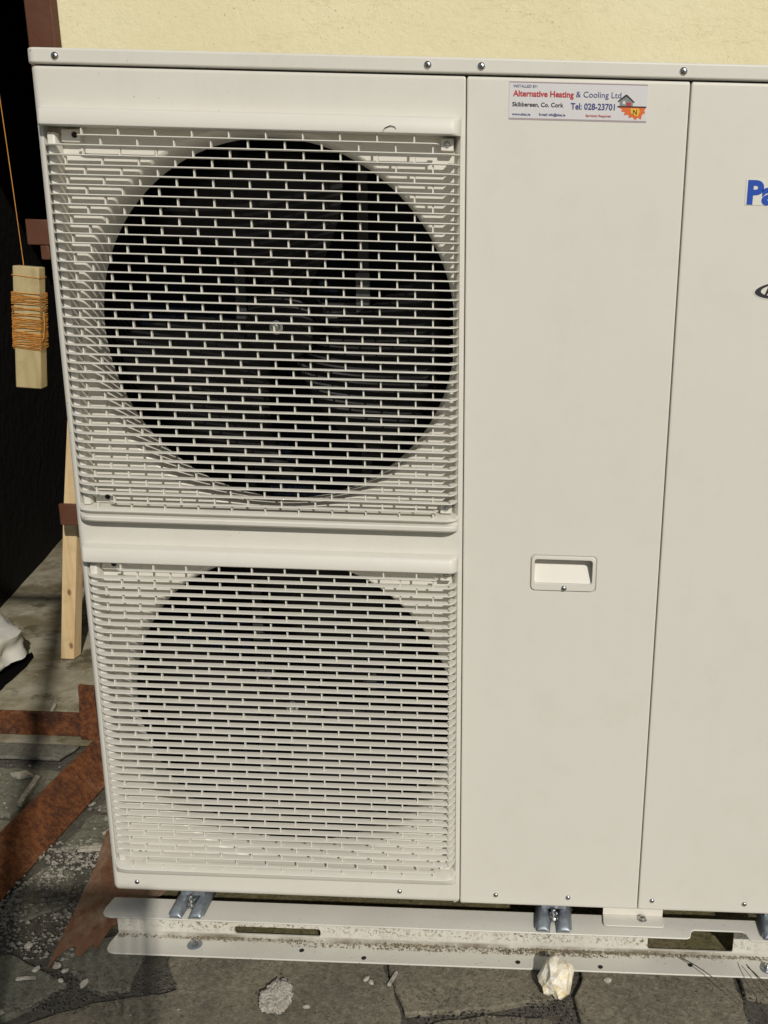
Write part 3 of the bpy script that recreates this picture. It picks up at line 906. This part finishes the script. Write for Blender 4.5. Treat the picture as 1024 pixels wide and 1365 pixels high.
# ------------------------------------------------------------------ mounting rails
def rail(name, yb, yf, label, detail):
    r_ = thing(name, label, 'rail')
    xl, xr = -0.010, 1.30
    th = 0.003
    ZU, ZL = 0.0785, 0.0042
    s = 1 if yf < yb else -1
    d = abs(yf-yb)
    def fpoly(notch):
        # (x, distance from the web towards the front)
        pts = [(xl+0.002, 0.0), (xl-0.002, d*0.55), (xl-0.0005, d*0.80), (xl+0.006, d*0.95), (xl+0.016, d)]
        if notch:
            pts += [(1.006, d), (1.012, d-0.003), (1.016, d-0.018), (1.021, d-0.0225), (1.104, d-0.0225), (1.110, d-0.018), (1.114, d-0.003), (1.120, d)]
        pts += [(xr, d), (xr, 0.0)]
        return [(a, yb-s*q_) for a, q_ in pts]
    up = MB().prism(fpoly(detail), ZU-th, ZU)
    up.obj('upper_flange', M_rail, r_, bevel=0.001)
    MB().prism(fpoly(False), ZL-0.0032, ZL).obj('lower_flange', M_rail, r_, bevel=0.001)
    # web with its slots
    g_ = MB()
    holes = [(0.205, 0.360, 0.0125, 0.0285), (0.946, 1.098, 0.0125, 0.056)] if detail else []
    xs = sorted({xl+0.004, xr} | {h for q_ in holes for h in q_[:2]})
    zs = sorted({ZL, ZU-th} | {h for q_ in holes for h in q_[2:]})
    for i in range(len(xs)-1):
        for j in range(len(zs)-1):
            xm, zm = (xs[i]+xs[i+1])/2, (zs[j]+zs[j+1])/2
            if any(h[0] < xm < h[1] and h[2] < zm < h[3] for h in holes):
                continue
            g_.box(xs[i], xs[i+1], yb-s*0.003, yb, zs[j], zs[j+1])
    # rounded corners of the slots
    for h in holes:
        for cx_, cz_, a0 in ((h[0], h[2], 180), (h[1], h[2], 270), (h[1], h[3], 0), (h[0], h[3], 90)):
            rr = 0.005
            ccx = cx_+(rr if cx_ == h[0] else -rr)
            ccz = cz_+(rr if cz_ == h[2] else -rr)
            pts = [(cx_, cz_)]+[(ccx+rr*math.cos(R(a0+90*i/4)), ccz+rr*math.sin(R(a0+90*i/4))) for i in range(5)]
            g_.prism(pts, yb-s*0.0029, yb-s*0.0001, 1)
    bmq = g_.mesh('web', M_rail)
    ob('web', bmq, r_)
    return r_
rl = rail('mounting_rail', 0.0215, -0.0315, 'ivory steel mounting rail with muddy web under the heat pump front', True)
rail('mounting_rail', 0.265, 0.315, 'ivory steel mounting rail under the rear of the heat pump', False)
for wx, wy in ((0.140, -0.004), (1.156, -0.010)):
    an = MB().lathe([(0.0130, 0.0044), (0.0130, 0.0058), (0.0122, 0.0064), (0.0080, 0.0064)], (wx, wy, 0), 2, 24).obj('anchor_washer', M_galv, rl, smooth=30)
    MB().lathe([(0.0072, 0.0066), (0.0072, 0.0115), (0.0060, 0.0125), (0.0035, 0.0125), (0.0032, 0.0155), (0.0020, 0.0160)], (wx, wy, 0), 2, 6).obj('anchor_nut', M_screw, an)
for wx, wy in ((0.445, -0.021), (0.716, -0.017), (0.861, -0.021), (0.332, -0.008), (1.02, -0.008)):
    MB().lathe([(0.0045, 0.0043), (0.0045, 0.0047)], (wx, wy, 0), 2, 12).obj('drain_hole', M_black, rl)

# ------------------------------------------------------------------ rusty steel on the left
rc = thing('rusty_angle_iron', 'heavily rusted angle iron lying apex up on the ground beside the machine', 'angle iron')
a_ = MB()
st_ = []
for i in range(25):
    t = i/24
    y = -0.25+0.90*t
    xr_ = -0.280+0.030*(y+0.25)/0.9*1.35
    j = lambda s_: 0.0016*noise.noise(Vector((y*28, s_, 0)))
    st_.append([(xr_+j(1), y, 0.002), (xr_-0.062, y, 0.064+j(2)), (xr_-0.069, y, 0.064+j(3)), (xr_-0.128+j(4), y, 0.002), (xr_-0.118, y, 0.002), (xr_-0.0655, y, 0.0555), (xr_-0.009, y, 0.002)])
a_.grid(st_, True)
a_.f.append(tuple(range(7)))
a_.f.append(tuple(24*7+i for i in range(7))[::-1])
a_.obj('angle_body', M_rust, rc, smooth=30)
rf = thing('rusty_gate', 'rusted gate bar lying on edge with a short upright left of the machine', 'gate')
g = MB()
bars = []
for i in range(31):
    x_ = -1.25+0.872*i/30
    j = 0.0018*noise.noise(Vector((x_*25, 2, 0)))
    k_ = 0.0018*noise.noise(Vector((x_*25, 7, 0)))
    bars.append([(x_, 0.716, 0.006+j), (x_, 0.716, 0.066+k_), (x_, 0.726, 0.067+k_), (x_, 0.726, 0.006+j)])
g.grid(bars, True)
g.f.append((0, 1, 2, 3))
g.f.append(tuple(30*4+i for i in range(4))[::-1])
g.obj('cross_bar', M_rust, rf, smooth=30)
MB().prism(roughen([(-0.397, 0.003), (-0.352, 0.003), (-0.352, 0.148), (-0.391, 0.151)], 0.02, 0.002, 3), 0.704, 0.7155, 1).obj('upright', M_rust, rf, bevel=0.0015)

pp = [(-0.150, 0.298), (-0.122, 0.174), (-0.107, 0.064), (-0.094, -0.045), (-0.086, -0.082), (-0.084, -0.055), (-0.078, -0.030), (-0.071, -0.022), (-0.062, -0.026), (-0.056, -0.043), (-0.044, -0.046), (-0.040, -0.022), (-0.036, -0.014), (-0.029, -0.029), (-0.025, -0.026), (-0.024, 0.0), (-0.021, 0.028), (0.02, 0.07), (0.06, 0.15), (0.02, 0.34), (-0.10, 0.36)]
pv = roughen(pp, 0.015, 0.002, 9)
g = MB().prism(pv, 0.0, 0.004)
g.v = [(x_, y_, z_+0.006+0.012*max(0, min(1, (y_+0.02)/0.2))+0.010*noise.noise(Vector((x_*9, y_*7, 4)))*max(0, min(1, (y_+0.09)*6))) for x_, y_, z_ in g.v]
tag(g.obj('rusty_sheet', M_plate, bevel=0.0008), 'worn brown rusted steel sheet with torn end beside the rail', 'steel sheet')

# ------------------------------------------------------------------ twine winder hanging in the doorway
tw = thing('twine_winder', 'wooden block wound with orange twine hanging in the dark doorway', 'twine winder')
ANG = R(7)
def bw(u, v, z):
    # block-local u (width), v (depth) to world; hangs slightly turned and tilted
    x_ = -0.6115+u*math.cos(ANG)-v*math.sin(ANG)
    y_ = 1.085+u*math.sin(ANG)+v*math.cos(ANG)
    return (x_+(z-1.0)*0.085, y_, z-u*0.06)
g = MB()
zs_ = [0.822, 0.90, 1.0, 1.07, 1.133]
hw, hd_ = 0.0320, 0.022
g.grid([[bw(-hw, -hd_, z), bw(hw, -hd_, z), bw(hw, hd_, z), bw(-hw, hd_, z)] for z in zs_], True)
g.f.append((0, 1, 2, 3))
g.f.append((16, 17, 18, 19))
g.obj('block', M_block, tw, bevel=0.003)
g = MB()
rw = random.Random(3)
z = 0.928
while z < 1.068:
    t0, t1 = rw.uniform(-0.009, 0.009), rw.uniform(-0.007, 0.007)
    e = 0.0012+rw.uniform(0, 0.0022)
    pts = []
    for (u, v, q) in ((-hw, -hd_, 0), (0, -hd_, 0.12), (hw, -hd_, 0.25), (hw, 0, 0.37), (hw, hd_, 0.5), (0, hd_, 0.62), (-hw, hd_, 0.75), (-hw, 0, 0.87), (-hw, -hd_, 1.0)):
        uu = u+math.copysign(e, u) if abs(u) > 0 else u
        vv = v+math.copysign(e, v) if abs(v) > 0 else v
        pts.append(bw(uu, vv, z+t0*math.sin(q*2*math.pi)+t1*q))
    g.tube(pts, 0.00095, 5)
    dens = 0.0017 if (z < 0.962 or 1.042 < z) else (0.0022 if z < 1.01 else 0.0042)
    z += dens*rw.uniform(0.6, 1.5)
g.tube([bw(-hw-0.001, -hd_-0.001, 1.110), bw(hw+0.001, -hd_-0.001, 1.106), bw(hw+0.001, hd_+0.001, 1.108), bw(-hw-0.001, hd_+0.001, 1.112), bw(-hw-0.001, -hd_-0.001, 1.110)], 0.0012, 5)
g.tube([bw(hw+0.003, -0.004, 1.02), bw(hw+0.007, -0.010, 0.99), bw(hw+0.006, -0.016, 0.955), bw(hw, -hd_-0.003, 0.94), bw(0.01, -hd_-0.003, 0.932)], 0.0013, 5)
tag(g.obj('wound_twine', M_twine, tw, smooth=60), kind='stuff')
a0, b0 = Vector(bw(-0.012, 0, 1.132)), Vector((-0.655, 1.085, 2.06))
MB().tube([a0.lerp(b0, i/10)+Vector((0.004*math.sin(i/10*math.pi), 0, 0)) for i in range(11)], 0.0011, 5).obj('cord', M_twine, tw, smooth=60)
tag(MB().box(-1.15, -0.56, 1.06, 1.24, 2.055, 2.16).obj('lintel_beam', M_timber, bevel=0.004), 'wooden beam over the doorway that the twine hangs from', 'beam')

# ------------------------------------------------------------------ sack, plastic, odds and ends on the floor
g = MB()
rows = []
for i in range(41):
    th = math.pi*i/40
    row = []
    for j in range(80):
        ph = 2*math.pi*j/80
        d = Vector((math.sin(th)*math.cos(ph), math.sin(th)*math.sin(ph), math.cos(th)))
        k_ = 1.06+0.12*noise.noise(d*1.5+Vector((4, 0, 0)))-0.26*abs(noise.noise(d*1.5+Vector((0, 2, 5))))**0.8-0.08*abs(noise.noise(d*2.9+Vector((3, 2, 5))))
        row.append((-0.975+0.225*d.x*k_, 1.08+0.185*d.y*k_, max(0.003, 0.066+0.105*d.z*k_)))
    rows.append(row)
g.grid(rows, True)
tag(g.obj('rubble_sack', M_sack, smooth=50), 'crumpled white woven sack on the floor at the left edge', 'sack')
g = MB().prism(roughen([(-0.80, 1.10), (-0.775, 1.20), (-0.755, 1.17), (-0.74, 1.05), (-0.735, 0.93), (-0.78, 0.91), (-0.86, 0.95), (-0.9, 1.02)], 0.03, 0.006, 5), 0.004, 0.012)
tag(g.obj('plastic_sheet', M_poly, bevel=0.002), 'black polythene scrap under the edge of the white sack', 'plastic sheet')
tag(slab('shadow_band', [(-0.95, 0.60), (-0.40, 0.602), (-0.382, 0.668), (-0.95, 0.672)], 0.010, 0.009, M_slate_shade, None, 5, 0.003), 'dark strip standing in for a shadow band in front of the rusted bar', 'shadow')  # solid dark strip stands in for a cast shadow band

def lump(c, r, seed, mat, name, flatten=0.7, n=2, crumb=0.0):
    bm = bmesh.new()
    bmesh.ops.create_icosphere(bm, subdivisions=n, radius=1)
    for v in bm.verts:
        d = v.co.normalized()
        k_ = 1+0.35*noise.noise(d*1.5+Vector((seed*3.7, 0, 0)))+0.16*noise.noise(d*3.6+Vector((0, seed*2.1, 0)))+(0.10*noise.noise(d*9+Vector((seed, 0, 2)))+crumb*noise.noise(d*19+Vector((seed, 5, 2))) if n > 2 else 0.30*noise.noise(d*7+Vector((seed*5, 3, 1))))
        # break the ball into facets
        v.co = Vector((d.x*r[0], d.y*r[1], d.z*r[2]))*k_
    zmin = min(v.co.z for v in bm.verts)*flatten
    for v in bm.verts:
        v.co.z = max(v.co.z, zmin)-zmin
    me = bpy.data.meshes.new(name)
    bm.to_mesh(me)
    bm.free()
    me.materials.append(mat)
    o = ob(name, me)
    o.location = c
    return o
tag(lump((0.783, -0.066, 0.001), (0.026, 0.038, 0.026), 1.3, M_quartz, 'rock', 0.6, 3), 'white and ochre quartz rock against the rail edge', 'rock')
tag(lump((0.320, -0.124, 0.001), (0.023, 0.034, 0.011), 8.3, M_mortar, 'rock', 0.6, 5, 0.13), 'pale rough lump of mortar on the brown slab', 'rock')
for i, (px_, py_, s_, lab) in enumerate((
        (0.371, -0.136, 0.0065, 'small pale pebble right of the mortar lump'),
        (0.458, -0.068, 0.0075, 'larger of two pale pebbles near the slab crack'),
        (0.467, -0.076, 0.0058, 'smaller of two pale pebbles near the slab crack'),
        (0.872, -0.050, 0.0075, 'white pebble touching the rail, right of the quartz rock'),
        (-0.108, -0.075, 0.0075, 'pale flat pebble at the torn tip of the rusted sheet'),
        (-0.078, -0.064, 0.0080, 'pale square pebble below the rusted sheet'),
        (-0.058, -0.076, 0.0066, 'small pale pebble next to the dark joint'),
        (-0.012, -0.105, 0.0100, 'round pale pebble on the green flagstone'),
        (-0.055, -0.098, 0.0060, 'dull grey pebble in the dark joint of the flags'),
        (-0.118, -0.176, 0.0085, 'pale pebble at the lower left corner'),
        (-0.150, -0.020, 0.0085, 'grey pebble among the gravel above the left flagstone'))):
    o = lump((px_, py_, 0.0), (s_*0.95, s_*(0.6+0.05*(i % 6)), s_*0.45), i*1.7+2, M_pale, 'pebble')
    o.rotation_euler = (0, 0, i*1.1)
    tag(o, lab, 'pebble', 'loose pebbles on the paving')
def shard(poly_, z, th, label, mat=M_pale):
    return tag(slab('stone_shard', poly_, z+th, th, mat, None, 3, 0.0015, 0.0006), label, 'shard', 'loose splinters on the paving')
shard([(0.496, -0.082), (0.5015, -0.083), (0.5095, -0.052), (0.505, -0.051)], 0.001, 0.005, 'pale splinter lying by the slab crack')
shard([(-0.128, -0.104), (-0.096, -0.098), (-0.098, -0.093), (-0.128, -0.098)], 0.002, 0.004, 'thin pale splinter on the left flagstone')
shard([(-0.400, 0.41), (-0.388, 0.405), (-0.405, 0.52), (-0.418, 0.525)], 0.002, 0.008, 'long silvery splinter behind the rusted angle iron')
shard([(-0.455, 0.515), (-0.425, 0.53), (-0.45, 0.545), (-0.48, 0.53)], 0.002, 0.007, 'broad pale flake behind the rusted angle iron')
shard([(-0.16, 0.30), (-0.10, 0.315), (-0.09, 0.335), (-0.15, 0.325)], 0.012, 0.006, 'pale flake by the lower corner of the machine')
shard([(-0.19, 0.25), (-0.12, 0.262), (-0.12, 0.275), (-0.19, 0.262)], 0.004, 0.006, 'narrow grey flake left of the rusted sheet')
shard([(-0.53, 0.80), (-0.52, 0.795), (-0.545, 0.88), (-0.555, 0.885)], 0.004, 0.006, 'white splinter on the floor behind the rusted bar')

# gravel: chips too many to count
def gravel(name, spots, label, mat, seed, zb=0.0, fq=14):
    rg = random.Random(seed)
    g_ = MB()
    for (x0, x1, y0, y1, n, smin, smax) in spots:
        for _ in range(n):
            cx_, cy_ = rg.uniform(x0, x1), rg.uniform(y0, y1)
            # stay left of the sheet and right of the angle iron
            if cx_ > -0.095-0.19*max(0, cy_) and cy_ > -0.02 and x1 < 0.2:
                continue
            if noise.noise(Vector((cx_*fq, cy_*14, seed)))*(14/fq)**0.5 < rg.uniform(-0.5, 0.35):
                continue
            s_ = smin+(smax-smin)*rg.random()**2.5
            vs = []
            rot = rg.uniform(0, 6.28)
            for k in range(6):
                d = ((1, 0, 0), (0, 1, 0), (-1, 0, 0), (0, -1, 0), (0.1, 0, 0.8), (0, 0.1, -0.6))[k]
                f_ = s_*rg.uniform(0.6, 1.25)
                xx, yy = d[0]*math.cos(rot)-d[1]*math.sin(rot), d[0]*math.sin(rot)+d[1]*math.cos(rot)
                vs.append((cx_+xx*f_, cy_+yy*f_*0.8, zb+s_*0.3+d[2]*f_))
            g_.add(vs, [(0, 1, 4), (1, 2, 4), (2, 3, 4), (3, 0, 4), (1, 0, 5), (2, 1, 5), (3, 2, 5), (0, 3, 5)])
    o = g_.obj(name, mat)
    tag(o, label, 'gravel', None, 'stuff')
gravel('gravel', [(-0.30, -0.06, -0.05, 0.30, 4200, 0.0010, 0.0062), (-0.62, -0.34, 0.2, 0.6, 300, 0.001, 0.005), (-0.25, -0.02, 0.2, 0.56, 600, 0.0012, 0.007)], 'grey gravel chips between the rusted angle iron and the rusted sheet', M_chip, 3)
gravel('grit', [(-0.2, 1.2, -0.2, -0.03, 700, 0.0006, 0.0020), (-0.12, 0.14, -0.17, -0.07, 1500, 0.0008, 0.0034), (0.53, 0.84, -0.17, -0.08, 1600, 0.0008, 0.0034), (0.47, 0.55, -0.2, -0.03, 400, 0.0006, 0.002), (0.05, 1.2, -0.045, -0.032, 900, 0.0006, 0.002), (1.06, 1.2, -0.15, -0.04, 300, 0.0008, 0.003)], 'fine dark grit along the joints of the front paving', M_tar, 8)
gravel('rail_dirt', [(-0.004, 1.25, 0.010, 0.0185, 3500, 0.0007, 0.0026), (0.30, 0.95, 0.001, 0.0185, 2600, 0.0006, 0.0032), (0.0, 1.2, -0.03, 0.015, 300, 0.0004, 0.0012)], 'crust of brown dirt in the lower corner of the front rail', M_soil, 21, 0.0042, 5)
gravel('pale_grit', [(-0.2, 1.2, -0.22, -0.03, 260, 0.0006, 0.0018), (-0.8, -0.4, 0.75, 1.2, 120, 0.001, 0.004)], 'fine pale grit scattered over the front paving', M_pale, 12)

def stalk(pts, label):
    n = 10
    P = [Vector(p) for p in pts]
    c_ = [(P[0]*(1-t)**2+P[1]*2*t*(1-t)+P[2]*t*t) for t in [i/n for i in range(n+1)]]
    tag(MB().tube(c_, [0.0010-0.0006*i/n for i in range(n+1)], 5).obj('dry_stalk', M_stalk, smooth=60), label, 'grass stalk', 'dry grass stalks by the rail')
stalk([(1.115, -0.02, 0.02), (1.13, -0.10, 0.045), (1.175, -0.20, 0.03)], 'dry stalk crossing the rail just left of the right anchor bolt')
stalk([(1.118, -0.02, 0.015), (1.15, -0.10, 0.035), (1.20, -0.20, 0.006)], 'dry stalk closest to the right anchor bolt')
stalk([(1.005, 0.0, 0.012), (1.06, -0.06, 0.03), (1.125, -0.15, 0.004)], 'dry stalk crossing the rail below its wide notch')

tag(MB().tube([(0.497, -0.0222, 1.367), (0.501, -0.0226, 1.3725), (0.508, -0.0226, 1.3755), (0.514, -0.0224, 1.3745), (0.5165, -0.0222, 1.371)], [0.0002, 0.0005, 0.0006, 0.0005, 0.0002], 5).obj('scratch_mark', M_ink, smooth=60), 'short curled dark scratch on the upper grille hood', 'scratch')  # thin dark tube draws a curled scratch on the hood
# ------------------------------------------------------------------ added unseen casters behind the camera for the soft shade at lower left
bw_ = thing('shade_screen', 'added unseen wire mesh screen behind the photographer, outside the picture', 'screen')
g = MB()
x_ = -2.4
while x_ < 0.79:
    g.box(x_, x_+0.0085, -1.754, -1.746, 0.04, 1.29)
    x_ += 0.0225
tag(g.obj('shade_screen_mesh', M_galv, bw_), kind='stuff')
MB().box(-2.43, 0.80, -1.765, -1.735, 1.291, 1.325).obj('shade_screen_rail', M_galv, bw_, bevel=0.003)
MB().box(0.790, 0.80, -1.756, -1.744, -0.02, 1.29).obj('shade_screen_post', M_galv, bw_, bevel=0.003)
MB().box(-2.43, -2.405, -1.765, -1.735, -0.02, 1.29).obj('shade_screen_post', M_galv, bw_, bevel=0.003)
ps = thing('shade_post', 'added thin steel post with a short arm behind the added mesh screen, outside the picture', 'post')  # added post, its shadow makes the soft band on the left floor
MB().lathe([(0.024, -0.02), (0.024, 2.72)], (0.70, -2.17, 0), 2, 16).obj('shade_post_shaft', M_redpaint, ps, smooth=40)
MB().box(0.42, 0.70, -2.19, -2.15, 2.66, 2.70).obj('shade_post_arm', M_redpaint, ps)
